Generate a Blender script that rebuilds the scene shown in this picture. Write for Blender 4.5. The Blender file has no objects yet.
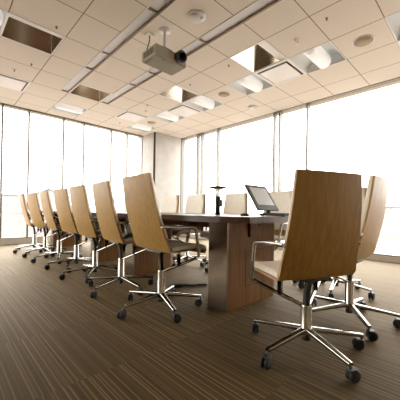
import bpy, bmesh, math, random
from mathutils import Vector, Matrix
random.seed(7)
SC = bpy.context.scene
COL = SC.collection
PI = math.pi
CEIL = 2.994
XW, YW = 5.259, 7.21          # inner faces of the two window walls
GX, GY = 2.338, 2.618      # origin of the 0.6 m ceiling grid
T = 0.6

# ------------------------------------------------------------------ materials
def newmat(name):
    m = bpy.data.materials.new(name); m.use_nodes = True
    nt = m.node_tree
    return m, nt, nt.nodes['Principled BSDF']

def plain(name, col, rough=.5, metal=0, spec=.5, var=0.0, scale=8, bump=0.0, coat=0):
    m, nt, b = newmat(name)
    b.inputs['Base Color'].default_value = (*col, 1)
    b.inputs['Roughness'].default_value = rough
    b.inputs['Metallic'].default_value = metal
    b.inputs['Specular IOR Level'].default_value = spec
    b.inputs['Coat Weight'].default_value = coat
    if var or bump:
        tc = nt.nodes.new('ShaderNodeTexCoord')
        n = nt.nodes.new('ShaderNodeTexNoise'); n.inputs['Scale'].default_value = scale; n.inputs['Detail'].default_value = 4
        nt.links.new(tc.outputs['Object'], n.inputs['Vector'])
        if var:
            r = nt.nodes.new('ShaderNodeValToRGB')
            r.color_ramp.elements[0].position = .3; r.color_ramp.elements[1].position = .7
            r.color_ramp.elements[0].color = (*[c*(1-var) for c in col], 1)
            r.color_ramp.elements[1].color = (*[min(1, c*(1+var)) for c in col], 1)
            nt.links.new(n.outputs['Fac'], r.inputs['Fac']); nt.links.new(r.outputs['Color'], b.inputs['Base Color'])
        if bump:
            bp = nt.nodes.new('ShaderNodeBump'); bp.inputs['Strength'].default_value = bump; bp.inputs['Distance'].default_value = .01
            nt.links.new(n.outputs['Fac'], bp.inputs['Height']); nt.links.new(bp.outputs['Normal'], b.inputs['Normal'])
    return m

def wood(name, c1, c2, stretch, rough=.4, scale=1.0, coat=0.0, spec=.5):
    """veneer with fine grain; stretch = per-axis scaling of the noise"""
    m, nt, b = newmat(name)
    tc = nt.nodes.new('ShaderNodeTexCoord'); mp = nt.nodes.new('ShaderNodeMapping')
    mp.inputs['Scale'].default_value = stretch
    nt.links.new(tc.outputs['Object'], mp.inputs['Vector'])
    n = nt.nodes.new('ShaderNodeTexNoise'); n.inputs['Scale'].default_value = scale; n.inputs['Detail'].default_value = 6; n.inputs['Distortion'].default_value = .6
    nt.links.new(mp.outputs['Vector'], n.inputs['Vector'])
    r = nt.nodes.new('ShaderNodeValToRGB')
    r.color_ramp.elements[0].position = .32; r.color_ramp.elements[0].color = (*c1, 1)
    r.color_ramp.elements[1].position = .68; r.color_ramp.elements[1].color = (*c2, 1)
    nt.links.new(n.outputs['Fac'], r.inputs['Fac'])
    nt.links.new(r.outputs['Color'], b.inputs['Base Color'])
    b.inputs['Roughness'].default_value = rough
    b.inputs['Coat Weight'].default_value = coat
    b.inputs['Coat Roughness'].default_value = .12
    b.inputs['Specular IOR Level'].default_value = spec
    return m

M = {}
M['oak'] = wood('oak_veneer', (.32, .175, .040), (.43, .245, .060), (55, 55, 2.2), .45, spec=.3)
M['ply_edge'] = wood('plywood_edge', (.36, .20, .08), (.50, .30, .13), (6, 200, 6), .5)
M['walnut'] = wood('walnut_panel', (.13, .052, .0105), (.215, .092, .020), (40, 40, 1.6), .5, spec=.2)
M['table_top'] = wood('dark_table_veneer', (.050, .022, .010), (.085, .038, .016), (30, 1.5, 30), .35, spec=.3)
M['groove'] = plain('dark_groove', (.03, .016, .008), .7)
M['steel'] = plain('brushed_steel', (.20, .155, .11), .30, 1.0, var=.06, scale=20)
M['chrome'] = plain('polished_aluminium', (.41, .385, .34), .18, 1.0)
M['cream'] = plain('cream_leather', (.74, .66, .53), .5, var=.05, scale=30, bump=.05)
M['black'] = plain('black_plastic', (.022, .018, .015), .45)
M['black_soft'] = plain('soft_black_rubber', (.016, .014, .013), .65)
M['paint'] = plain('wall_paint', (.42, .34, .25), .8, var=.03, scale=3)
M['white_metal'] = plain('white_enamel', (.88, .87, .86), .35, var=.02, scale=4)
M['fixture_grey'] = plain('fixture_grey_enamel', (.74, .76, .75), .4)
M['diffuser'] = plain('white_plaque', (.90, .88, .88), .3)
M['lamp'] = plain('milky_lamp_lens', (.90, .89, .88), .3)
_b = M['lamp'].node_tree.nodes['Principled BSDF']; _b.inputs['Emission Color'].default_value = (1, .97, .95, 1); _b.inputs['Emission Strength'].default_value = .22
M['reflector'] = plain('specular_reflector', (.86, .82, .77), .16, 1.0)
M['slot_panel'] = plain('slot_lilac_grey', (.74, .735, .77), .45)
M['slot_trim'] = plain('slot_bronze_trim', (.20, .145, .09), .4, .6)
M['mullion'] = plain('mullion_bronze_grey', (.20, .19, .165), .45, .3)
M['sill'] = plain('sill_enamel', (.66, .60, .52), .45)
M['projector'] = plain('projector_shell', (.33, .305, .225), .5, var=.03, scale=10)
M['dark_glass'] = plain('lens_glass', (.03, .018, .015), .05)
M['red_led'] = plain('red_lens', (.75, .06, .02), .25)
M['concrete'] = plain('cast_concrete', (.60, .575, .55), .85, var=.07, scale=5, bump=.15)
M['bounce_mat'] = plain('pale_bounce_concrete', (.42, .38, .34), .9, var=.06, scale=1.5)
M['earth'] = plain('dry_reddish_earth', (.165, .125, .115), .95, spec=0, var=.22, scale=.12)
M['pale_clad'] = plain('pale_cladding', (.24, .24, .25), .8, spec=.1, var=.05, scale=.4)
M['pink_clad'] = plain('pinkish_cladding', (.27, .235, .235), .8, spec=.1, var=.18, scale=.6)
M['pale_roof'] = plain('pale_sheet_roof', (.17, .175, .18), .8, spec=.1)
M['roof'] = plain('light_block_concrete', (.35, .32, .29), .9)
M['speaker'] = plain('speaker_grille', (.42, .33, .235), .8, var=.05, scale=120)
M['screen'] = plain('lcd_panel', (.50, .51, .51), .2, spec=.6)
M['bezel'] = plain('gunmetal_bezel', (.040, .032, .026), .5, spec=.2)
M['key'] = plain('keyboard_grey', (.16, .15, .14), .5)

class NG:
    """tiny helper for math node chains"""
    def __init__(s, nt): s.nt = nt
    def m(s, op, a, b=None, c=None):
        n = s.nt.nodes.new('ShaderNodeMath'); n.operation = op
        for i, v in enumerate((a, b, c)):
            if v is None: continue
            if isinstance(v, (int, float)): n.inputs[i].default_value = v
            else: s.nt.links.new(v, n.inputs[i])
        return n.outputs[0]

def glass_mat():
    m, nt, b = newmat('window_glass'); nt.nodes.remove(b)
    out = nt.nodes['Material Output']
    tr = nt.nodes.new('ShaderNodeBsdfTransparent'); tr.inputs['Color'].default_value = (.965, .975, .965, 1)
    gl = nt.nodes.new('ShaderNodeBsdfGlossy'); gl.inputs['Roughness'].default_value = .02
    ge = nt.nodes.new('ShaderNodeNewGeometry'); dt = nt.nodes.new('ShaderNodeVectorMath'); dt.operation = 'DOT_PRODUCT'
    nt.links.new(ge.outputs['Normal'], dt.inputs[0]); nt.links.new(ge.outputs['Incoming'], dt.inputs[1])
    g = NG(nt); fac = g.m('MULTIPLY_ADD', g.m('POWER', g.m('SUBTRACT', 1.0, g.m('ABSOLUTE', dt.outputs['Value'])), 5.0), .9, .03)
    mx = nt.nodes.new('ShaderNodeMixShader')
    nt.links.new(fac, mx.inputs[0]); nt.links.new(tr.outputs[0], mx.inputs[1]); nt.links.new(gl.outputs[0], mx.inputs[2])
    nt.links.new(mx.outputs[0], out.inputs['Surface'])
    return m
M['glass'] = glass_mat()

def ceiling_mat():
    m, nt, b = newmat('mineral_ceiling_tile'); g = NG(nt)
    tc = nt.nodes.new('ShaderNodeTexCoord'); sp = nt.nodes.new('ShaderNodeSeparateXYZ')
    nt.links.new(tc.outputs['Object'], sp.inputs[0])
    def line(s, off):
        u = g.m('DIVIDE', g.m('SUBTRACT', s, off - 60), T)
        f = g.m('ABSOLUTE', g.m('SUBTRACT', g.m('FRACT', u), .5))
        return g.m('GREATER_THAN', f, .5 - .0085)
    k = g.m('MAXIMUM', line(sp.outputs[0], GX), line(sp.outputs[1], GY))
    n = nt.nodes.new('ShaderNodeTexNoise'); n.inputs['Scale'].default_value = 90; n.inputs['Detail'].default_value = 3
    nt.links.new(tc.outputs['Object'], n.inputs['Vector'])
    r = nt.nodes.new('ShaderNodeValToRGB'); r.color_ramp.elements[0].color = (.80, .74, .665, 1); r.color_ramp.elements[1].color = (.88, .815, .735, 1)
    nt.links.new(n.outputs['Fac'], r.inputs['Fac'])
    mx = nt.nodes.new('ShaderNodeMix'); mx.data_type = 'RGBA'
    nt.links.new(k, mx.inputs[0]); nt.links.new(r.outputs['Color'], mx.inputs[6]); mx.inputs[7].default_value = (.24, .18, .13, 1)
    nt.links.new(mx.outputs[2], b.inputs['Base Color'])
    b.inputs['Roughness'].default_value = .9
    b.inputs['Specular IOR Level'].default_value = .2
    return m
M['ceiling'] = ceiling_mat()

def carpet_mat():
    m, nt, b = newmat('striped_carpet_tile'); g = NG(nt)
    tc = nt.nodes.new('ShaderNodeTexCoord'); sp = nt.nodes.new('ShaderNodeSeparateXYZ')
    nt.links.new(tc.outputs['Object'], sp.inputs[0])
    X, Y = sp.outputs[0], sp.outputs[1]
    S = .65
    ux = g.m('DIVIDE', g.m('ADD', X, 60.1), S); uy = g.m('DIVIDE', g.m('SUBTRACT', Y, 1.295 - 65), S)
    ix, iy = g.m('FLOOR', ux), g.m('FLOOR', uy)
    cv = nt.nodes.new('ShaderNodeCombineXYZ'); nt.links.new(ix, cv.inputs[0]); nt.links.new(iy, cv.inputs[1])
    wn = nt.nodes.new('ShaderNodeTexWhiteNoise'); wn.noise_dimensions = '3D'; nt.links.new(cv.outputs[0], wn.inputs['Vector'])
    rnd = wn.outputs['Value']
    def n1(freq, off, detail=2):
        n = nt.nodes.new('ShaderNodeTexNoise'); n.noise_dimensions = '1D'
        n.inputs['Scale'].default_value = 1; n.inputs['Detail'].default_value = detail
        w = g.m('ADD', g.m('MULTIPLY', X, freq), g.m('MULTIPLY', rnd, off)); nt.links.new(w, n.inputs['W'])
        return n.outputs['Fac']
    broad = n1(26, 137.3); fine = n1(92, 311.7, 1); hair = n1(190, 57.1, 0)
    r = nt.nodes.new('ShaderNodeValToRGB'); e = r.color_ramp.elements
    e[0].position = .36; e[0].color = (.056, .0345, .0118, 1)
    e[1].position = .66; e[1].color = (.080, .0500, .0178, 1)
    nt.links.new(broad, r.inputs['Fac'])
    # thin pale pinstripes and thin dark lines
    def sm(v, lo, hi):
        n = nt.nodes.new('ShaderNodeMapRange'); n.interpolation_type = 'SMOOTHSTEP'
        nt.links.new(v, n.inputs[0]); n.inputs[1].default_value = lo; n.inputs[2].default_value = hi
        return n.outputs[0]
    def mix(fac, a, col):
        mx = nt.nodes.new('ShaderNodeMix'); mx.data_type = 'RGBA'
        nt.links.new(fac, mx.inputs[0]); nt.links.new(a, mx.inputs[6]); mx.inputs[7].default_value = (*col, 1)
        return mx.outputs[2]
    c = mix(g.m('MULTIPLY', sm(hair, .55, .75), .45), r.outputs['Color'], (.020, .012, .005))
    sc_ = nt.nodes.new('ShaderNodeSeparateColor'); nt.links.new(wn.outputs['Color'], sc_.inputs[0])
    c = mix(g.m('MULTIPLY', sm(g.m('ADD', fine, g.m('MULTIPLY', g.m('SUBTRACT', sc_.outputs[1], .5), .14)), .595, .645), g.m('ADD', .4, g.m('MULTIPLY', sc_.outputs[2], .6))), c, (.185, .122, .055))
    # loop pile speckle
    n = nt.nodes.new('ShaderNodeTexNoise'); n.inputs['Scale'].default_value = 320; n.inputs['Detail'].default_value = 1
    nt.links.new(tc.outputs['Object'], n.inputs['Vector'])
    hs = nt.nodes.new('ShaderNodeHueSaturation'); nt.links.new(c, hs.inputs['Color'])
    nt.links.new(g.m('ADD', g.m('MULTIPLY', n.outputs['Fac'], .7), g.m('ADD', .55, g.m('MULTIPLY', rnd, .2))), hs.inputs['Value'])
    nt.links.new(hs.outputs['Color'], b.inputs['Base Color'])
    b.inputs['Roughness'].default_value = .75
    b.inputs['Specular IOR Level'].default_value = .10
    ge = nt.nodes.new('ShaderNodeNewGeometry'); dt = nt.nodes.new('ShaderNodeVectorMath'); dt.operation = 'DOT_PRODUCT'
    nt.links.new(ge.outputs['Normal'], dt.inputs[0]); nt.links.new(ge.outputs['Incoming'], dt.inputs[1])
    fac = g.m('MULTIPLY', g.m('POWER', g.m('SUBTRACT', 1.0, g.m('ABSOLUTE', dt.outputs['Value'])), 7.0), .22)
    gl = nt.nodes.new('ShaderNodeBsdfGlossy'); gl.inputs['Roughness'].default_value = .45; gl.inputs['Color'].default_value = (1, .86, .70, 1)
    mxs = nt.nodes.new('ShaderNodeMixShader'); nt.links.new(fac, mxs.inputs[0]); nt.links.new(b.outputs[0], mxs.inputs[1]); nt.links.new(gl.outputs[0], mxs.inputs[2])
    nt.links.new(mxs.outputs[0], nt.nodes['Material Output'].inputs['Surface'])
    b.inputs['Sheen Weight'].default_value = .08
    b.inputs['Sheen Roughness'].default_value = .4
    b.inputs['Sheen Tint'].default_value = (1, .70, .40, 1)
    return m
M['carpet'] = carpet_mat()

# ------------------------------------------------------------------ mesh helpers
class MB:
    def __init__(s): s.bm = bmesh.new(); s.mats = []
    def mi(s, mat):
        if mat not in s.mats: s.mats.append(mat)
        return s.mats.index(mat)
    def poly(s, pts, mat, smooth=False):
        f = s.bm.faces.new([s.bm.verts.new(p) for p in pts]); f.material_index = s.mi(mat); f.smooth = smooth; return f
    def box(s, a, b, mat, bev=0, mtx=None):
        t = bmesh.new()
        vs = [t.verts.new((x, y, z)) for x in (a[0], b[0]) for y in (a[1], b[1]) for z in (a[2], b[2])]
        for q in ((0, 1, 3, 2), (4, 6, 7, 5), (0, 4, 5, 1), (2, 3, 7, 6), (0, 2, 6, 4), (1, 5, 7, 3)): t.faces.new([vs[i] for i in q])
        bmesh.ops.recalc_face_normals(t, faces=t.faces)
        if bev: bmesh.ops.bevel(t, geom=list(t.edges), offset=bev, segments=2, affect='EDGES', profile=.6)
        if mtx: bmesh.ops.transform(t, matrix=mtx, verts=t.verts)
        s.merge(t, mat)
    def merge(s, t, mat, smooth=None):
        mi = s.mi(mat); mp = {}
        for v in t.verts: mp[v] = s.bm.verts.new(v.co)
        for f in t.faces:
            try: nf = s.bm.faces.new([mp[v] for v in f.verts])
            except ValueError: continue
            nf.material_index = mi; nf.smooth = f.smooth if smooth is None else smooth
        t.free()
    def sweep(s, path, prof, mat, up=(0, 0, 1), closed_prof=True, smooth=True, scales=None):
        """sweep profile [(u,v)] (u sideways, v along up) on a polyline with mitred frames"""
        P = [Vector(p) for p in path]; t = bmesh.new(); rings = []; up = Vector(up)
        for i, p in enumerate(P):
            d = Vector((0, 0, 0))
            if i > 0: d += (p - P[i-1]).normalized()
            if i < len(P)-1: d += (P[i+1] - p).normalized()
            d.normalize()
            side = d.cross(up)
            if side.length < 1e-4: side = d.cross(Vector((1, 0, 0)))
            side.normalize(); u = side.cross(d).normalized()
            k = scales[i] if scales else 1
            rings.append([t.verts.new(p + side*(a*k) + u*(b*k)) for a, b in prof])
        n = len(prof)
        for i in range(len(P)-1):
            for j in range(n):
                f = t.faces.new([rings[i][j], rings[i][(j+1) % n], rings[i+1][(j+1) % n], rings[i+1][j]]); f.smooth = smooth
        t.faces.new(rings[0][::-1]); t.faces.new(rings[-1])
        bmesh.ops.recalc_face_normals(t, faces=t.faces)
        s.merge(t, mat)
    def tube(s, path, r, mat, n=10, scales=None):
        s.sweep(path, [(r*math.cos(2*PI*k/n), r*math.sin(2*PI*k/n)) for k in range(n)], mat, scales=scales)
    def lathe(s, prof, mat, c=(0, 0, 0), n=24, axis='z', smooth=True):
        """prof [(r,h)] about an axis through c"""
        t = bmesh.new(); rings = []
        for r, h in prof:
            if r < 1e-6: rings.append([t.verts.new((0, 0, h))])
            else: rings.append([t.verts.new((r*math.cos(2*PI*k/n), r*math.sin(2*PI*k/n), h)) for k in range(n)])
        for A, B in zip(rings, rings[1:]):
            for k in range(n):
                q = [A[k % len(A)], A[(k+1) % len(A)], B[(k+1) % len(B)], B[k % len(B)]]
                u = []
                for v in q:
                    if v not in u: u.append(v)
                if len(u) > 2:
                    f = t.faces.new(u); f.smooth = smooth
        for R in (rings[0], rings[-1]):
            if len(R) > 2: t.faces.new(R)
        bmesh.ops.recalc_face_normals(t, faces=t.faces)
        if axis == 'y': bmesh.ops.rotate(t, cent=(0, 0, 0), matrix=Matrix.Rotation(-PI/2, 3, 'X'), verts=t.verts)
        if axis == 'x': bmesh.ops.rotate(t, cent=(0, 0, 0), matrix=Matrix.Rotation(PI/2, 3, 'Y'), verts=t.verts)
        bmesh.ops.translate(t, vec=c, verts=t.verts)
        s.merge(t, mat)
    def build(s, name, parent=None, loc=None, mats=None):
        me = bpy.data.meshes.new(name)
        s.bm.normal_update(); s.bm.to_mesh(me); s.bm.free()
        for k in s.mats: me.materials.append(M[k])
        o = bpy.data.objects.new(name, me); COL.objects.link(o)
        if parent: o.parent = parent
        if loc: o.location = loc
        return o

def rrect(w, h, r, n=3):
    pts = []
    for cx, cy, a0 in ((w/2-r, h/2-r, 0), (-w/2+r, h/2-r, 90), (-w/2+r, -h/2+r, 180), (w/2-r, -h/2+r, 270)):
        for k in range(n+1):
            a = math.radians(a0 + 90*k/n); pts.append((cx + r*math.cos(a), cy + r*math.sin(a)))
    return pts

def fillet(path, r, n=4):
    P = [Vector(p) for p in path]; out = [P[0]]
    for i in range(1, len(P)-1):
        a, b, c = P[i-1], P[i], P[i+1]
        d = min(r, (a-b).length*.45, (c-b).length*.45)
        p, q = b + (a-b).normalized()*d, b + (c-b).normalized()*d
        for k in range(n+1):
            t = k/n; out.append(p*(1-t)**2 + b*2*t*(1-t) + q*t*t)
    out.append(P[-1]); return out

def tag(o, label=None, cat=None, group=None, kind=None):
    if label: o['label'] = label
    if cat: o['category'] = cat
    if group: o['group'] = group
    if kind: o['kind'] = kind
    return o
def thing(name, label, cat, loc=(0, 0, 0), rz=0, group=None):
    o = bpy.data.objects.new(name, None); COL.objects.link(o); o.empty_display_size = .1
    o.location = loc; o.rotation_euler = (0, 0, rz)
    return tag(o, label, cat, group)
def struct(o, label=None, cat=None): return tag(o, label, cat, None, 'structure')
def copy_tree(o, parent=None):
    c = o.copy(); COL.objects.link(c)
    if parent: c.parent = parent
    for ch in list(o.children): copy_tree(ch, c)
    return c

# ------------------------------------------------------------------ the room shell
X0, Y0 = -4.2, -3.4     # walls behind the camera
ZT = 3.45
m = MB(); m.box((X0-.2, Y0-.2, -.15), (XW+.25, YW+.25, 0), 'carpet'); struct(m.build('floor'), 'brown striped carpet tile floor of the meeting room', 'floor')
m = MB(); m.box((X0-.2, Y0-.2, CEIL-.001), (X0, YW+.25, ZT), 'paint'); m.box((X0-.2, Y0-.2, 0), (X0, 3.7, CEIL), 'paint'); struct(m.build('wall_left'), 'beige bulkhead and pier of the wall out of view, beside window bays added for light', 'wall')
m = MB(); m.box((X0, Y0-.2, 0), (XW+.25, Y0, ZT), 'paint'); struct(m.build('wall_back'), 'plain beige wall behind the viewer', 'wall')
m = MB(); m.box((X0-.2, Y0-.2, ZT), (XW+.25, YW+.25, ZT+.15), 'roof'); struct(m.build('light_block_slab'), 'unseen slab added above the ceiling tiles to block sky light', 'ceiling')  # unseen slab, added so sky light does not leak in through the recesses
m = MB(); m.box((X0, YW, CEIL), (XW+.25, YW+.25, ZT), 'paint'); struct(m.build('wall_far'), 'bulkhead above the far row of windows', 'wall')
m = MB(); m.box((XW, Y0, CEIL), (XW+.25, YW, ZT), 'paint'); struct(m.build('wall_right'), 'bulkhead above the right row of windows', 'wall')
# concrete corner column with a shadow groove
m = MB()
m.box((4.345, 6.574, 0), (XW+.25, YW+.25, CEIL), 'concrete', .006)
m.box((4.303, 6.634, 0), (4.345, YW+.25, CEIL), 'concrete', .004)
m.box((4.31, 6.589, 0), (4.35, 6.644, CEIL), 'groove')
for z in (1.18, 2.35): m.box((4.346, 6.5725, z), (XW, 6.576, z+.007), 'concrete')
struct(m.build('column'), 'pale cast concrete column in the corner between the two window walls', 'column')

# windows: one object per bay, frame + glass pane
win_no = [0]
def window(a, b, axis, z0, label):
    """bay between two mullion centres a<b on wall 'far' (axis x) or 'right' (axis y)"""
    win_no[0] += 1
    hw = .016
    def P(u, d, z): return (u, YW+d, z) if axis == 'x' else (XW+d, u, z) if axis == 'y' else (X0-d, u, z)
    def bx(mb, u0, u1, d0, d1, z_0, z_1, mat):
        p, q = P(u0, d0, z_0), P(u1, d1, z_1)
        mb.box([min(i, j) for i, j in zip(p, q)], [max(i, j) for i, j in zip(p, q)], mat)
    f = MB()
    bx(f, a-0.0, a+hw, 0, .12, z0, CEIL, 'mullion'); bx(f, b-hw, b, 0, .12, z0, CEIL, 'mullion')
    bx(f, a+hw, b-hw, .0, .12, CEIL-.003, CEIL, 'mullion')
    bx(f, a, b, 0, .12, 0, z0-.018, 'sill'); bx(f, a, b, -.002, .12, z0-.018, z0, 'mullion')
    o = struct(f.build('window_%d' % win_no[0]), label, 'window')
    g = MB(); bx(g, a+hw, b-hw, .055, .063, z0, CEIL-.003, 'glass'); g.build('pane', o)
far_x = [X0, -3.83, -3.35, -2.63, -2.15, -1.44, -.96, -.25, .23, .95, 1.43, 2.145, 2.62, 3.345, 3.82, 4.303]
for i, (a, b) in enumerate(zip(far_x, far_x[1:])):
    w = 'narrow' if b-a < .6 else 'wide'
    window(a, b, 'x', .145, '%s full-height window bay %d from the concrete column on the far wall' % (w, len(far_x)-1-i))
ry = [6.574, 5.86, 5.69, 5.06, 3.325, 3.185, 2.555, .80, .66, .03, -1.72, -1.86, -2.5, Y0]
for i, (b, a) in enumerate(zip(ry, ry[1:])):
    w = 'slim twin-mullion' if b-a < .2 else 'narrow' if b-a < .9 else 'wide'
    window(a, b, 'y', .112, '%s full-height window bay %d from the concrete column on the right wall' % (w, i+1))
ly = [YW, 5.4, 3.7]  # invented glazing in the unseen wall, added as a source of side light
for i, (b, a) in enumerate(zip(ly, ly[1:])): window(a, b, 'z', .085, 'wide full-height window bay %d added for side light in the wall out of view' % (i+1))
m = MB(); m.box((X0, YW-.018, CEIL-.03), (4.303, YW, CEIL-.001), 'mullion'); struct(m.build('trim_1'), 'thin bronze head trim above the far windows', 'trim')
m = MB(); m.box((XW-.014, Y0, CEIL-.008), (XW, 6.574, CEIL-.001), 'slot_trim'); struct(m.build('trim_2'), 'thin pale head trim above the right windows', 'trim')

# ------------------------------------------------------------------ ceiling with its openings
A_MIN, A_MAX, B_MIN, B_MAX = -11, 5, -10, 8
S1, S2 = (-1.25, -1.0), (0.0, .28)
SLOT_END = 4.95
coffers = [(-3, 2), (-1, 4), (1, -1), (1, 2)]
barrels = [(-4, 2), (-1, 6), (2, -4), (2, -2), (2, 0), (2, 2), (2, 4), (2, 6)]
squares = [(-3, 5), (1, 5), (2, -1), (2, 3), (3, -4)]
holes = set(coffers + barrels + squares)
def gx(a): return GX + a*T
def gy(b): return GY + b*T
xs = sorted(set([X0, XW] + [gx(a) for a in range(A_MIN, A_MAX) if X0 < gx(a) < XW] + [gx(S1[0]), gx(S2[1])]))
ys = sorted(set([Y0, YW] + [gy(b) for b in range(B_MIN, B_MAX) if Y0 < gy(b) < YW] + [gy(SLOT_END)]))
m = MB(); vv = {}
def cv(x, y):
    if (x, y) not in vv: vv[(x, y)] = m.bm.verts.new((x, y, CEIL))
    return vv[(x, y)]
e = 1e-4
for xa, xb in zip(xs, xs[1:]):
    for ya, yb in zip(ys, ys[1:]):
        cx, cy = (xa+xb)/2, (ya+yb)/2
        a, b = (cx-GX)/T, (cy-GY)/T
        if (math.floor(a), math.floor(b)) in holes: continue
        if S1[0] < a < S1[1] and b < SLOT_END: continue
        if S2[0] < a < S2[1] and b < SLOT_END: continue
        f = m.bm.faces.new([cv(xa, ya), cv(xa, yb), cv(xb, yb), cv(xb, ya)]); f.material_index = m.mi('ceiling')
# edges of the tiles around each opening turn up a little
struct(m.build('ceiling'), 'suspended ceiling of square beige tiles', 'ceiling')

def frustum_box(mb, w, d, depth, top, mats):
    """open-bottom recess: sides (-x,+x,-y,+y), top"""
    w, d = w/2, d/2; tw, td = w-top[0], d-top[1]
    B = [(-w, -d, 0), (w, -d, 0), (w, d, 0), (-w, d, 0)]; Tt = [(-tw, -td, depth), (tw, -td, depth), (tw, td, depth), (-tw, td, depth)]
    for i in range(4):
        j = (i+1) % 4; mb.poly([B[i], B[j], Tt[j], Tt[i]], mats[0])
    mb.poly(Tt, mats[1])
def flange(mb, w, t, z0, z1, mat):
    h = w/2
    mb.box((-h, -h, z0), (h, -h+t, z1), mat); mb.box((-h, h-t, z0), (h, h, z1), mat)
    mb.box((-h, -h+t, z0), (-h+t, h-t, z1), mat); mb.box((h-t, -h+t, z0), (h, h-t, z1), mat)

coffer_lab = {(-3, 2): 'brown-glinting square recessed light in the upper left ceiling', (-1, 4): 'brown-glinting square recessed light between the ends of the two ceiling slots',
    (1, -1): 'bright pyramid recessed light on the right, nearer the viewer than the projector', (1, 2): 'bright pyramid recessed light just beyond the projector'}
for (a, b) in coffers:
    t = thing('recessed_light', coffer_lab[(a, b)], 'ceiling light', (gx(a+.5), gy(b+.5), CEIL), 0, 'square recessed pyramid lights')
    k = MB(); flange(k, .60, .014, -.004, .012, 'white_metal'); k.build('frame', t)
    k = MB(); h = .287; sec = [(h, 0), (-.05, .335), (-.14, .045), (-h, .006)]
    k.poly([(-h, sec[0][0], sec[0][1]), (h, sec[0][0], sec[0][1]), (h, sec[1][0], sec[1][1]), (-h, sec[1][0], sec[1][1])], 'reflector')
    k.poly([(-h, sec[1][0], sec[1][1]), (h, sec[1][0], sec[1][1]), (h, sec[2][0], sec[2][1]), (-h, sec[2][0], sec[2][1])], 'reflector')
    for sx in (-1, 1): k.poly([(sx*h, y, z) for y, z in sec], 'reflector')
    k.build('reflector', t)
    k = MB(); k.box((-h, -h, .004), (h, -.14, .012), 'white_metal', 0, Matrix.Translation((0, -h, .004)) @ Matrix.Rotation(.26, 4, 'X') @ Matrix.Translation((0, h, -.004))); k.build('lamp_shelf', t)
barrel_lab = {(-4, 2): 'grey recessed light cut by the upper left picture edge', (-1, 6): 'recessed basket light tight against the far windows, left of the two slots',
    (2, -4): 'grey recessed light cut by the right picture edge', (2, -2): 'recessed basket light beside the sprinkler at upper right', (2, 0): 'recessed basket light between the round speaker and the bright diffuser',
    (2, 2): 'recessed basket light touching the bright pyramid light beyond the projector', (2, 4): 'recessed basket light between the far square diffuser and the far round speaker',
    (2, 6): 'recessed basket light right above the concrete column'}
for (a, b) in barrels:
    t = thing('basket_light', barrel_lab[(a, b)], 'ceiling light', (gx(a+.5), gy(b+.5), CEIL), 0, 'recessed basket lights')
    k = MB(); flange(k, .60, .012, -.004, .010, 'white_metal'); k.build('frame', t)
    k = MB()
    # curved housing: an arched trough along x closed by the two end walls
    n = 12; h = .288; arc = [(-h*math.cos(PI*i/n), .16*math.sin(PI*i/n)**.8) for i in range(n+1)]
    for (y1, z1), (y2, z2) in zip(arc, arc[1:]): k.poly([(-h, y1, z1), (h, y1, z1), (h, y2, z2), (-h, y2, z2)], 'fixture_grey', True)
    for sx in (-1, 1): k.poly([(sx*h, y, z) for y, z in arc], 'fixture_grey')
    k.build('housing', t)
    k = MB(); prof = [(.0, -.285), (.05, -.283), (.088, -.265), (.10, -.235), (.10, .235), (.088, .265), (.05, .283), (0, .285)]
    k.lathe(prof, 'lamp', (0, 0, .055), 20, 'x'); k.build('basket_lens', t)
square_lab = {(-3, 5): 'square white air diffuser at the left picture edge above the far windows', (1, 5): 'square white air diffuser near the far windows between two sprinklers',
    (2, -1): 'square white air diffuser next to the bright pyramid light on the right', (2, 3): 'square white air diffuser between two basket lights beyond the projector', (3, -4): 'square white air diffuser at the right picture edge'}
for (a, b) in squares:
    t = thing('air_diffuser', square_lab[(a, b)], 'air vent', (gx(a+.5), gy(b+.5), CEIL), 0, 'square air diffusers')
    k = MB(); flange(k, .60, .035, -.006, .008, 'white_metal'); k.build('frame', t)
    k = MB(); frustum_box(k, .53, .53, .10, (.08, .08), ('slot_trim', 'slot_trim')); k.build('neck', t)
    k = MB(); k.box((-.236, -.236, -.018), (.236, .236, -.005), 'diffuser', .004)
    for sx in (-1, 1):
        for sy in (-1, 1): k.box((sx*.15-.006, sy*.15-.006, -.005), (sx*.15+.006, sy*.15+.006, .098), 'slot_trim')
    k.build('plaque', t)
# two long slot lights
for nm, (s0, s1), lab in (('linear_slot', S1, 'long ceiling slot on the left of the projector'), ('linear_slot', S2, 'long ceiling slot passing on the right of the projector')):
    xa, xb = gx(s0), gx(s1); ya, yb = Y0+.02, gy(SLOT_END)
    t = thing(nm, lab, 'ceiling slot', ((xa+xb)/2, (ya+yb)/2, CEIL), 0, 'linear ceiling slots')
    w, l = (xb-xa)/2, (yb-ya)/2
    k = MB()
    for sx in (-1, 1): k.box((min(sx*w, sx*(w-(.022 if sx > 0 else .012))), -l, -.006), (max(sx*w, sx*(w-(.022 if sx > 0 else .012))), l, .05), 'slot_trim' if sx > 0 else 'fixture_grey')
    k.box((-w+.018, l-.014, -.004), (w-.018, l, .05), 'slot_trim'); k.build('trim_rail', t)
    k = MB(); k.box((-w+.012, -l, .012), (w-.022, l-.014, .05), 'slot_panel'); k.build('panel', t)
    for b in (-9, -8, -6, -5, -3, -2, 0, 2, 3):
        y = gy(b) - (ya+yb)/2
        if -l < y < l:
            k = MB(); k.box((-w+.012, y-.014, -.002), (w-.022, y+.014, .0119), 'slot_trim'); k.build('crossbar', t)
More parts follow.
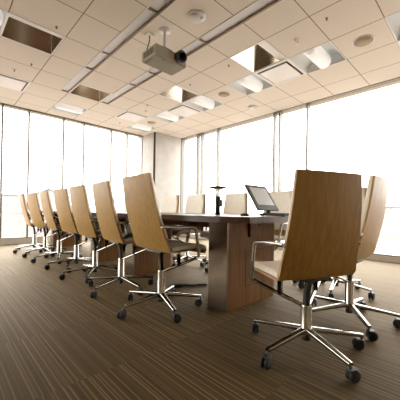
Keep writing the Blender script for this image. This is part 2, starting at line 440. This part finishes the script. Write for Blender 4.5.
# round ceiling speakers
for (a, b), lab in (((2.44, 1.46), 'round ceiling speaker between the basket lights beyond the right slot'), ((2.5, -2.5), 'round ceiling speaker at the upper right of the picture'), ((2.42, 5.54), 'small far round ceiling speaker near the concrete column')):
    t = thing('ceiling_speaker', lab, 'speaker', (gx(a), gy(b), CEIL), 0, 'round ceiling speakers')
    k = MB(); k.lathe([(.128, -.0005), (.128, -.006), (.118, -.009), (.112, -.006), (.112, -.0005)], 'white_metal', n=32); k.build('rim', t)
    k = MB(); k.lathe([(0, -.0055), (.112, -.0055), (.112, -.001), (0, -.001)], 'speaker', n=32); k.build('grille', t)
# smoke detectors
for (x, y), lab in (((2.056, 2.324), 'round smoke detector with a red dot, on the tile beside the projector'), ((gx(3.88), gy(1.42)), 'white round smoke detector above the right windows')):
    t = thing('smoke_detector', lab, 'smoke detector', (x, y, CEIL), 0, 'ceiling smoke detectors')
    k = MB(); k.lathe([(.10, -.0005), (.10, -.012), (.094, -.018), (.086, -.020), (.08, -.032), (.06, -.037), (0, -.038)], 'fixture_grey', n=32); k.build('body', t)
    k = MB(); k.lathe([(.022, -.03), (.022, -.044), (.014, -.052), (0, -.053)], 'white_metal', (.03, -.055, 0), 16); k.build('sensor_cap', t)
    k = MB(); k.lathe([(.007, -.03), (.007, -.036), (0, -.038)], 'red_led', (.065, .0, .008), 10); k.build('indicator', t)
# sprinklers (large) and little ceiling hooks
for (a, b), lab in (((1.5, -1.5), 'sprinkler head on the tile between the pyramid light and the upper right corner'), ((1.5, 4.5), 'sprinkler head just before the far square diffuser'), ((1.5, 6.55), 'sprinkler head nearest the far windows'), ((-2.5, 4.5), 'sprinkler head before the diffuser at the left picture edge')):
    t = thing('sprinkler', lab, 'sprinkler', (gx(a), gy(b), CEIL), 0, 'ceiling sprinklers')
    k = MB(); k.lathe([(.034, -.0005), (.032, -.006), (.018, -.012), (0, -.012)], 'white_metal', n=20); k.build('escutcheon', t)
    k = MB(); k.lathe([(.010, -.011), (.010, -.034), (.006, -.040), (.006, -.046), (.019, -.048), (.019, -.051), (0, -.052)], 'white_metal', n=14); k.build('head', t)
    k = MB(); k.lathe([(.0065, -.013), (.0065, -.033), (0, -.0335)], 'red_led', (.0, -.0112, 0), 8); k.build('bulb', t)
for (a, b), lab in (((1.27, -2.22), 'tiny ceiling hook at the top right of the picture'), ((1.25, .22), 'tiny ceiling hook between the right slot and the bright pyramid light'), ((1.26, 1.72), 'tiny ceiling hook just before the pyramid light beyond the projector'), ((-2.24, 1.79), 'tiny ceiling hook right of the upper left recessed light'), ((-2.25, 3.83), 'tiny ceiling hook beyond the upper left recessed light'), ((1.25, 4.0), 'tiny ceiling hook before the far sprinklers')):
    k = MB(); k.lathe([(.014, -.0005), (.014, -.004), (.007, -.008), (.007, -.02), (.011, -.024), (0, -.03)], 'slot_trim', n=12)
    o = k.build('ceiling_hook', None, (gx(a), gy(b), CEIL)); tag(o, lab, 'hook', 'tiny ceiling hooks')

# ------------------------------------------------------------------ projector
px, py, pz = 1.955, 2.80, 2.565
t = thing('projector', 'beige projector hanging from the ceiling with its lens facing the near end of the table', 'projector', (px, py, pz))
k = MB(); k.box((-.225, -.15, 0), (.225, .15, .125), 'projector', .016)
k.box((-.19, -.12, -.006), (.05, .10, .002), 'projector', .003)
k.build('body', t)
k = MB(); k.lathe([(.0, .125), (.055, .125), (.055, .112), (.038, .105), (.0, .10)][::-1], 'black', (0, 0, 0), 4); k.bm.clear()
# lens barrel points towards -y
k.lathe([(.070, 0), (.070, .075), (.066, .083), (.056, .083), (.0465, .06), (.0465, 0)], 'black', (0, 0, 0), 28, 'y'); lo = k.build('lens_barrel', t, (.105, -.145, .075)); lo.rotation_euler = (0, 0, PI)
k = MB(); k.lathe([(0, .03), (.03, .027), (.0455, .018), (.0455, .008), (0, .008)], 'dark_glass', (0, 0, 0), 24, 'y'); k.build('lens_glass', lo)
k = MB()
for i in range(7): k.box((-.2265, -.10+i*.03, .03), (-.2235, -.085+i*.03, .095), 'black')
k.build('vent', t)
k = MB(); k.lathe([(.009, 0), (.009, -.006), (0, -.007)], 'black', (-.09, -.105, -.004), 12); k.build('sensor', t)
k = MB(); k.lathe([(.006, 0), (.006, -.003), (0, -.004)], 'red_led', (.0, -.125, 0), 10); k.build('indicator', t)
k = MB(); k.box((-.03, .1495, .02), (.10, .1515, .05), 'black'); k.build('connector_panel', t)
k = MB(); k.lathe([(.02, .18), (.02, CEIL-pz-.012), (.07, CEIL-pz-.010), (.075, CEIL-pz-.001)], 'white_metal', n=20); k.build('ceiling_pole', t)
k = MB(); k.box((-.07, -.07, .165), (.07, .07, .185), 'black', .004); k.box((-.12, -.012, .124), (-.10, .012, .175), 'black'); k.box((.10, -.012, .124), (.12, .012, .175), 'black'); k.box((-.12, -.012, .16), (.12, .012, .172), 'black'); k.build('mount_bracket', t)
k = MB(); k.box((-.145, .155, CEIL-pz-.022), (-.055, .235, CEIL-pz-.001), 'fixture_grey', .004); k.build('outlet_box', t)
k = MB(); k.tube(fillet([(-.10, .19, CEIL-pz-.02), (-.10, .185, .34), (-.11, .22, .25), (-.15, .20, .17), (-.17, .145, .08)], .05), .007, 'black', 8); k.build('cable', t)

# ------------------------------------------------------------------ conference table
CX = 1.945
t = thing('conference_table', 'long boat-shaped dark wood conference table on wooden pedestals', 'table', (CX, 3.8, 0))
YN, YF = 1.0, 6.60
def hw(y):
    s = min(y-YN, YF-y)
    pts = [(0, .61), (.06, .645), (.18, .685), (.35, .712), (.6, .725), (1.5, .735), (2.6, .735)]
    for (a, va), (b, vb) in zip(pts, pts[1:]):
        if s <= b: return va + (vb-va)*(s-a)/(b-a)
    return pts[-1][1]
ysamp = [YN, YN+.06, YN+.18, YN+.35, YN+.6, YN+1.5, 3.8, YF-1.5, YF-.6, YF-.35, YF-.18, YF-.06, YF]
out = [(hw(y), y-3.8) for y in ysamp] + [(-hw(y), y-3.8) for y in reversed(ysamp)]
tb = bmesh.new()
f = tb.faces.new([tb.verts.new((x, y, .710)) for x, y in out])
r = bmesh.ops.extrude_face_region(tb, geom=[f]); bmesh.ops.translate(tb, vec=(0, 0, .04), verts=[v for v in r['geom'] if isinstance(v, bmesh.types.BMVert)])
bmesh.ops.recalc_face_normals(tb, faces=tb.faces)
bmesh.ops.bevel(tb, geom=[e_ for e_ in tb.edges if abs(e_.verts[0].co.z-e_.verts[1].co.z) < 1e-5], offset=.004, segments=2, affect='EDGES')
k = MB(); k.merge(tb, 'table_top'); k.build('tabletop', t)
for i, (y0, pw) in enumerate(((1.405, .336), (2.95, .28), (4.04, .28), (6.14, .28))):
    yy = y0-3.8; d = .20
    k = MB(); k.box((-pw+.018, yy, 0.0), (pw-.018, yy+d, .709), 'walnut', .003); p = k.build('pedestal', t); p.location.x = -.02 if i == 0 else 0
    for sx, w in ((-1, 'l'), (1, 'r')):
        k = MB(); k.box((min(sx*(pw-.018), sx*pw), yy-.001, 0), (max(sx*(pw-.018), sx*pw), yy+d+.001, .709), 'steel', .002); k.build('steel_end_panel', p)
    if i == 0:
        k = MB()   # access door outlined by a shadow gap
        zx = [(-.122, .185, .16, .458)]
        for x0, x1, z0, z1 in zx:
            g_ = .005
            for bx_ in (((x0, z0), (x1, z0+g_)), ((x0, z1-g_), (x1, z1)), ((x0, z0), (x0+g_, z1)), ((x1-g_, z0), (x1, z1))):
                k.box((bx_[0][0], yy-.0015, bx_[0][1]), (bx_[1][0], yy+.002, bx_[1][1]), 'groove')
            k.box((x0+.006, yy-.003, z0+.006), (x1-.006, yy+.002, z1-.006), 'walnut')
        q_ = k.build('access_door', p); q_.location.x = .02
        k = MB(); k.box((-.088, yy-.022, .57), (.15, yy+.0, .709), 'walnut', .003); p2 = k.build('cable_box', t)
        k = MB(); k.lathe([(.008, 0), (.008, .012), (.0, .014)], 'black', (0, 0, 0), 12, 'y'); q = k.build('knob', p2, (.04, yy-.021, .67)); q.rotation_euler = (0, 0, PI)
k = MB(); k.box((-.03, -2.15, .62), (.03, 2.16, .710), 'walnut', .004); k.build('rail', t)

# ------------------------------------------------------------------ chairs
def profile(lean, dz, bh=0.0):
    P = [(.295, .412), (.28, .432), (.245, .445), (.16, .452), (.04, .450), (-.035, .448)]
    # bend
    P += [(-.065, .448), (-.092, .455), (-.110, .484)]
    for i in range(1, 9):
        s = i/8; P.append((-.110 - lean*(s**.85) - .012*math.sin(PI*s), .484 + (.534+bh)*s))
    return [(y, z+dz) for y, z in P]
def halfw(i, n_seat=6):
    tab = [.185, .205, .220, .234, .244, .250, .253, .256, .257]
    if i < 9: return tab[i]
    s = (i-8)/8; return .257 - .044*s
def shell(mb, prof, ws, thick, mat, edge_mat, inset=0, curve=.012, cross=9, bev=True, crown=0.0):
    """strip of given half widths along a y/z profile, thickened on the sitter's side"""
    t = bmesh.new(); n = len(prof)
    N = []
    for i in range(n):
        a = Vector(prof[max(0, i-1)]); b = Vector(prof[min(n-1, i+1)]); d = (b-a).normalized()
        N.append(Vector((-d.y, d.x)) * -1)      # sitter side normal (up for the seat, forward for the back)
    def row(off, kk):
        rows = []
        for i, (y, z) in enumerate(prof):
            r_ = []
            for j in range(cross):
                u = -1 + 2*j/(cross-1); x = u*(ws[i]-inset)
                c = curve*(u*u) * (1 if i > 8 else .4) + (crown*(1-u**4)*(1 if 0 < i < n-1 else 0) if kk else 0)
                r_.append(t.verts.new((x, y + N[i].x*(off+c), z + N[i].y*(off+c))))
            rows.append(r_)
        return rows
    A, B = row(0, 0), row(thick, 1)
    faces = {'a': [], 'e': []}
    for i in range(n-1):
        for j in range(cross-1):
            for R in (A, B):
                q = t.faces.new([R[i][j], R[i][j+1], R[i+1][j+1], R[i+1][j]]); q.smooth = True; faces['a'].append(q)
        for j in (0, cross-1):
            faces['e'].append(t.faces.new([A[i][j], A[i+1][j], B[i+1][j], B[i][j]]))
    for i in (0, n-1):
        for j in range(cross-1): faces['e'].append(t.faces.new([A[i][j], A[i][j+1], B[i][j+1], B[i][j]]))
    bmesh.ops.recalc_face_normals(t, faces=t.faces)
    im, ie = mb.mi(mat), mb.mi(edge_mat); mp = {}
    for v in t.verts: mp[v] = mb.bm.verts.new(v.co)
    E_ = set(faces['e'])
    for q in t.faces:
        nf = mb.bm.faces.new([mp[v] for v in q.verts]); nf.material_index = ie if q in E_ else im; nf.smooth = True
    t.free()
def sharp(o, ang=40):
    o.data.set_sharp_from_angle(angle=math.radians(ang)); return o

def offset_profile(prof, d):
    out = []; n = len(prof)
    for i in range(n):
        a = Vector(prof[max(0, i-1)]); b = Vector(prof[min(n-1, i+1)]); dd = (b-a).normalized()
        out.append((prof[i][0] + dd.y*d, prof[i][1] - dd.x*d))
    return out

def make_chair(lean, dz=0.0, bh=0.0):
    t = thing('office_chair', 'chair', 'chair')
    pr = profile(lean, dz, bh); ws = [halfw(i) for i in range(len(pr))]
    k = MB(); shell(k, pr, ws, .013, 'oak', 'ply_edge'); sharp(k.build('wooden_shell', t))
    # cushions lie on the sitter side of the shell
    TH = .0145
    def pad(i0, i1, name, th, inset=.010):
        sub = pr[i0:i1+1]; sw = ws[i0:i1+1]
        nrm = []
        sub2 = []
        for i in range(i0, i1+1):
            a = Vector(pr[max(0, i-1)]); b = Vector(pr[min(len(pr)-1, i+1)]); d = (b-a).normalized()
            sub2.append((pr[i][0] + d.y*TH, pr[i][1] - d.x*TH))
        mb = MB()
        tt = sub2
        # reuse the shell maker with a crown; the curve index rule needs the back indices
        class W(list): pass
        shell_pad(mb, tt, sw, th, 'cream', inset, i0)
        return sharp(mb.build(name, t), 50)
    pad(0, 6, 'seat_cushion', .032)
    pad(9, 11, 'lumbar_cushion', .026)
    pad(11, 16, 'back_cushion', .026)
    # arms: slim polished bars from the column, up in front and back to the shell
    yb = -.110 - lean*(.3**.85) - .01
    for sx in (-1, 1):
        k = MB()
        path = [(sx*.02, .005, .280+dz), (sx*.268, .168, .409+dz), (sx*.270, .130, .634+dz), (sx*.264, .0, .643+dz), (sx*.250, yb+.028, .645+dz)]
        k.sweep(fillet(path, .028, 4), rrect(.016, .024, .006, 2), 'chrome', up=(0, .35, .94) if False else (sx*.15, .5, .85))
        k.lathe([(.012, -.012), (.012, .012)], 'chrome', (sx*.242, yb+.024, .645+dz), 12, 'x')
        sharp(k.build('armrest', t), 50)
        k = MB(); k.lathe([(.016, .335+dz), (.016, .405+dz), (.018, .405+dz), (.018, .446+dz)], 'chrome', (sx*.128, .075, 0), 14); k.build('seat_post', t)
    k = MB(); k.lathe([(.027, .085), (.036, .095), (.036, .120), (.031, .130), (.031, .272+dz), (.028, .285+dz), (.0, .289+dz)], 'chrome', n=24); sharp(k.build('column', t))
    k = MB(); k.sweep([(0, .0, .282+dz), (0, -.005, .36+dz), (0, -.025, .443+dz)], rrect(.036, .030, .008, 2), 'black', up=(0, 1, 0)); k.box((-.11, -.08, .434+dz), (.11, .10, .449+dz), 'black', .004); sharp(k.build('tilt_mechanism', t))
    k = MB(); k.lathe([(.024, .055), (.024, .09)], 'black', n=16); k.build('gas_spring', t)
    for q in range(5):
        a = 2*PI*q/5; c, s = math.cos(a), math.sin(a)
        k = MB(); pts = [(.022, .112), (.10, .106), (.22, .094), (.325, .083)]
        k.sweep([(c*r_, s*r_, z) for r_, z in pts], rrect(.036, .024, .007, 2), 'chrome', scales=[1.15, 1.0, .86, .74])
        lg = sharp(k.build('leg', t), 50)
        k = MB()
        mt = Matrix.Translation((c*.32, s*.32, 0)) @ Matrix.Rotation(a + .8 + q*1.3, 4, 'Z')
        tb = MB()
        for sy in (-1, 1): tb.lathe([(.0, -.008), (.022, -.0085), (.030, -.005), (.030, .005), (.022, .0085), (0, .008)], 'black_soft', (-.018, sy*.0135, .030), 18, 'y')
        tb.lathe([(.008, .03), (.008, .078)], 'black', (0, 0, 0), 10)
        tb.box((-.036, -.005, .026), (.008, .005, .062), 'black', .003)
        tb.box((-.030, -.02, .046), (.010, .02, .062), 'black', .005)
        bmesh.ops.transform(tb.bm, matrix=mt, verts=tb.bm.verts)
        k = tb; k.build('caster', lg)
    return t

def shell_pad(mb, prof, ws, thick, mat, inset, i0):
    t = bmesh.new(); n = len(prof); cross = 9; N = []
    for i in range(n):
        a = Vector(prof[max(0, i-1)]); b = Vector(prof[min(n-1, i+1)]); d = (b-a).normalized(); N.append(Vector((d.y, -d.x)))
    rows = []
    for lev in range(3):
        R = []
        for i, (y, z) in enumerate(prof):
            r_ = []
            for j in range(cross):
                u = -1 + 2*j/(cross-1)
                ends = 1 if (i in (0, n-1)) else 0
                ins = inset + (.008 if lev == 2 else 0)
                x = u*(ws[i]-ins)
                c = .012*u*u*(1 if i+i0 > 8 else .4)
                off = (0, thick*.65, thick)[lev]
                if lev == 2 and ends: off = thick*.82
                yy, zz = y + N[i].x*(c+off), z + N[i].y*(c+off)
                r_.append(t.verts.new((x, yy, zz)))
            R.append(r_)
        rows.append(R)
    for lev in (0, 2):
        for i in range(n-1):
            for j in range(cross-1): t.faces.new([rows[lev][i][j], rows[lev][i][j+1], rows[lev][i+1][j+1], rows[lev][i+1][j]])
    for l in (0, 1):
        A, B = rows[l], rows[l+1]
        for i in range(n-1):
            for j in (0, cross-1): t.faces.new([A[i][j], A[i+1][j], B[i+1][j], B[i][j]])
        for i in (0, n-1):
            for j in range(cross-1): t.faces.new([A[i][j], A[i][j+1], B[i][j+1], B[i][j]])
    bmesh.ops.recalc_face_normals(t, faces=t.faces)
    for f in t.faces: f.smooth = True
    mb.merge(t, mat)

# (x, y, facing degrees from +X, base turn degrees, prototype, label)
G1, G2, G3 = 'wood-backed chairs along the left side of the table', 'chairs along the right side of the table', 'wood-backed chairs at the near end of the table'
chairs = [
 (1.284, 1.832, -3, 36, 'c', 'nearest wood-backed swivel chair of the row on the left side of the table', G1),
 (1.305, 2.55, -5, 56, 'r', 'wood-backed swivel chair second from the near end of the left row', G1),
 (1.31, 3.2, 0, 18, 'r', 'wood-backed swivel chair third from the near end of the left row', G1),
 (1.33, 3.86, 2, 18, 'r', 'wood-backed swivel chair in the middle of the left row, fourth from the near end', G1),
 (1.325, 4.58, -2, 36, 'r', 'wood-backed swivel chair seen narrow, fifth from the near end of the left row', G1),
 (1.31, 5.28, 5, 56, 'r', 'wood-backed swivel chair last but one in the left row', G1),
 (1.285, 5.88, -3.5, 56, 'r', 'farthest wood-backed swivel chair of the left row, by the far windows', G1),
 (1.512, 0.722, 65.5, 27, 'u', 'large wood-backed swivel chair seen square from behind at the near end of the table', G3),
 (2.155, 0.7, 92, 2, 'v', 'wood-backed swivel chair seen side-on at the right of the near table end', G3),
 (2.84, 1.05, 172, 49, 'w', 'cream-fronted chair mostly hidden behind the large near chair at the table corner', G2),
 (2.8, 1.8, 172, 55, 'w', 'cream-fronted chair right behind the laptop', G2),
 (2.8, 2.48, 174, 30, 'w', 'cream-fronted chair between the black table camera and the laptop', G2),
 (2.63, 3.12, 177, 55, 'w', 'cream-fronted chair just left of the black table camera', G2),
 (2.62, 3.74, 180, 55, 'w', 'cream-fronted chair in front of the concrete column', G2),
 (2.62, 4.38, 180, 55, 'w', 'cream-fronted chair hidden behind the nearest left chair, fifth along the right row', G2),
 (2.64, 5.02, 180, 55, 'w', 'cream-fronted chair hidden behind the nearest left chair, sixth along the right row', G2),
 (2.72, 5.63, 178, 55, 'w', 'cream-fronted chair seen between the two nearest left chairs', G2),
 (2.8, 6.27, 160, 55, 'w', 'farthest chair of the right row, an edge-on sliver beside the second left chair', G2),
]
protos = {'r': make_chair(.132, .018), 'c': make_chair(.152, .018), 'u': make_chair(.078, -.030, .006), 'v': make_chair(.105, .005), 'w': make_chair(.08, .018)}
used = set()
for (x, y, fa, bt, pk, lab, grp) in chairs:
    p = protos[pk]
    o = p if pk not in used else copy_tree(p); used.add(pk)
    o.location = (x, y, 0); rz = math.radians(fa-90); o.rotation_euler = (0, 0, rz)
    o['label'] = lab; o['category'] = 'chair'; o['group'] = grp
    for ch in o.children:
        if ch.name.startswith('leg'): ch.rotation_euler = (0, 0, math.radians(bt) - rz)

# ------------------------------------------------------------------ things on the table
TZ = .75
t = thing('laptop', 'dark convertible laptop open on the near end of the table, screen leaning far back', 'laptop', (1.895, 1.228, TZ), math.radians(-1.3))
k = MB(); k.box((-.125, -.215, .004), (.125, .005, .024), 'bezel', .004)
for sx in (-1, 1):
    for y in (-.20, -.01): k.box((sx*.105-.01, y-.006, 0), (sx*.105+.01, y+.006, .005), 'black')
b_ = k.build('base', t)
k = MB()
for r_ in range(5):
    for c_ in range(11): k.box((-.108+c_*.0198, -.105+r_*.0185, .023), (-.092+c_*.0198, -.091+r_*.0185, .0265), 'key')
kb = k.build('keyboard', b_); tag(kb, kind='stuff')
k = MB(); k.box((-.04, -.18, .0235), (.04, -.125, .0246), 'key'); k.build('touchpad', b_)
k = MB(); k.lathe([(.018, .015), (.018, .04), (.011, .045), (.011, .05)], 'bezel', (0, .008, 0), 14); k.build('hinge', t)
lean = math.radians(33.5)
k = MB(); k.box((-.145, -.011, 0), (.145, .005, .247), 'bezel', .005); sc = k.build('lid', t, (0, .008, .043)); sc.rotation_euler = (-lean, 0, 0)
k = MB(); k.box((-.112, -.0122, .048), (.112, -.0108, .220), 'screen'); k.build('screen', sc)

t = thing('table_camera', 'slim black cylindrical table camera topped by a chrome disc on thin wires', 'camera', (1.777, 1.688, TZ))
k = MB(); k.lathe([(.0, 0), (.021, 0), (.023, .004), (.0215, .10), (.024, .112), (.026, .118), (.026, .155), (.022, .165), (0, .166)], 'black', n=24); sharp(k.build('body', t))
k = MB(); k.box((.018, -.02, .075), (.046, .02, .138), 'black', .008); k.build('grip', t)
k = MB()
for a in (0, PI/2, PI, 3*PI/2):
    c, s = math.cos(a+.4), math.sin(a+.4)
    k.tube(fillet([(c*.012, s*.012, .160), (c*.034, s*.034, .185), (c*.036, s*.036, .21), (c*.012, s*.012, .228)], .012), .0028, 'chrome', 6)
k.build('wire_arms', t)
k = MB(); k.lathe([(0, .226), (.035, .229), (.074, .238), (.080, .244), (.074, .252), (.03, .250), (0, .249)], 'chrome', n=28); sharp(k.build('disc', t))
k = MB(); k.lathe([(.0, 0), (.028, 0), (.033, .006), (.030, .015), (.018, .02), (0, .021)], 'black', n=20)
k.tube(fillet([(.02, 0, .008), (.07, -.02, .0035), (.13, .0, .0035), (.18, .05, .0035)], .03), .0025, 'black', 6)
tag(k.build('gadget', None, (1.55, 1.206, TZ)), 'small black gadget with a short cord lying left of the laptop', 'gadget')
# power brick with cable on the carpet under the table
t = thing('power_brick', 'black power brick with a thick cable on the carpet under the table', 'power supply', (1.755, 2.22, 0), -.4)
k = MB(); k.box((-.05, -.03, 0), (.05, .03, .036), 'black_soft', .006); k.build('brick', t)
k = MB(); k.tube(fillet([(.045, 0, .018), (.09, .02, .012), (.15, -.04, .012), (.23, -.02, .012), (.30, -.06, .012)], .04), .011, 'black_soft', 8); k.build('cable', t)

# ------------------------------------------------------------------ outside
m = MB(); m.box((-160, -160, -.7), (260, 260, -.55), 'earth'); struct(m.build('ground'), 'pale reddish ground outside the windows', 'ground')
m = MB(); m.box((XW+.25, -12, -.55), (XW+6, YW+6, -.5), 'bounce_mat'); m.box((X0-6, YW+.25, -.55), (XW+.25, YW+6, -.5), 'bounce_mat'); struct(m.build('bounce_paving'), 'unseen pale concrete strip added around the building to bounce daylight onto the ceiling', 'bounce_paving')  # out of view; added pale so it throws daylight up to the ceiling
def shed(cx, cy, w, d, eave, ridge, rz, wall, label, name='building'):
    t = thing(name, label, 'building', (cx, cy, -.55), rz)
    k = MB(); k.box((-w/2, -d/2, 0), (w/2, d/2, eave), wall)
    if ridge > eave:
        for sy in (-1, 1): k.poly([(-w/2, sy*d/2, eave), (w/2, sy*d/2, eave), (0, sy*d/2, ridge)], wall)
    k.build('walls', t)
    k = MB()
    if ridge > eave:
        for sx in (-1, 1):
            tt = bmesh.new(); q = [(0, -d/2-.3, ridge+.05), (0, d/2+.3, ridge+.05), (sx*(w/2+.4), d/2+.3, eave-.15), (sx*(w/2+.4), -d/2-.3, eave-.15)]
            vs = [tt.verts.new(p) for p in q]; f = tt.faces.new(vs); r = bmesh.ops.extrude_face_region(tt, geom=[f])
            bmesh.ops.translate(tt, vec=(0, 0, .2), verts=[v for v in r['geom'] if isinstance(v, bmesh.types.BMVert)]); bmesh.ops.recalc_face_normals(tt, faces=tt.faces); k.merge(tt, 'pale_roof')
    else: k.box((-w/2-.3, -d/2-.3, eave), (w/2+.3, d/2+.3, eave+.35), 'pale_roof')
    k.build('roof', t)
    return t
shed(20.5, 80, 8.5, 14, 4.2, 6.0, -.25, 'pale_clad', 'pale gabled shed outside beyond the far windows')
shed(12, 105, 17, 10, 5.2, 5.2, .05, 'pink_clad', 'long low pinkish building outside at the left picture edge')
shed(110, 14, 10, 60, 3.6, 3.6, 0, 'pink_clad', 'long low building outside beyond the right windows')

# ------------------------------------------------------------------ light, camera, view
w = bpy.data.worlds.new('overcast'); SC.world = w; w.use_nodes = True
bg = w.node_tree.nodes['Background']; bg.inputs['Color'].default_value = (1.0, .972, .945, 1); bg.inputs['Strength'].default_value = 7.0

f_px, yaw, pit, rol = 273.98319, -0.78297873, 0.00509576, 0.01573586
cy_, sy_ = math.cos(yaw), math.sin(yaw); cp, sp_ = math.cos(pit), math.sin(pit)
F = Vector((-sy_*cp, cy_*cp, sp_)); rt = Vector((cy_, sy_, 0)); u = rt.cross(F)
cr, sr = math.cos(rol), math.sin(rol)
R = rt*cr + u*sr; U = -rt*sr + u*cr
cam = bpy.data.cameras.new('camera'); co = bpy.data.objects.new('camera', cam); COL.objects.link(co)
mat = Matrix((R, U, -F)).transposed().to_4x4(); mat.translation = Vector((0, 0, .78)); co.matrix_world = mat
cam.sensor_width = 36; cam.lens = 36*f_px/400; cam.clip_start = .02; cam.clip_end = 600
cam.shift_x = -10/400; cam.shift_y = 10/400      # the photograph is an off-centre crop
SC.camera = co
SC.view_settings.view_transform = 'Standard'; SC.view_settings.look = 'None'; SC.view_settings.gamma = 1; SC.view_settings.use_curve_mapping = False
SC.view_settings.exposure = .58
SC.cycles.use_denoising = True
SC.cycles.max_bounces = 10; SC.cycles.diffuse_bounces = 6; SC.cycles.glossy_bounces = 5; SC.cycles.transparent_max_bounces = 16
SC.cycles.caustics_reflective = False; SC.cycles.caustics_refractive = False
SC.cycles.sample_clamp_indirect = 12
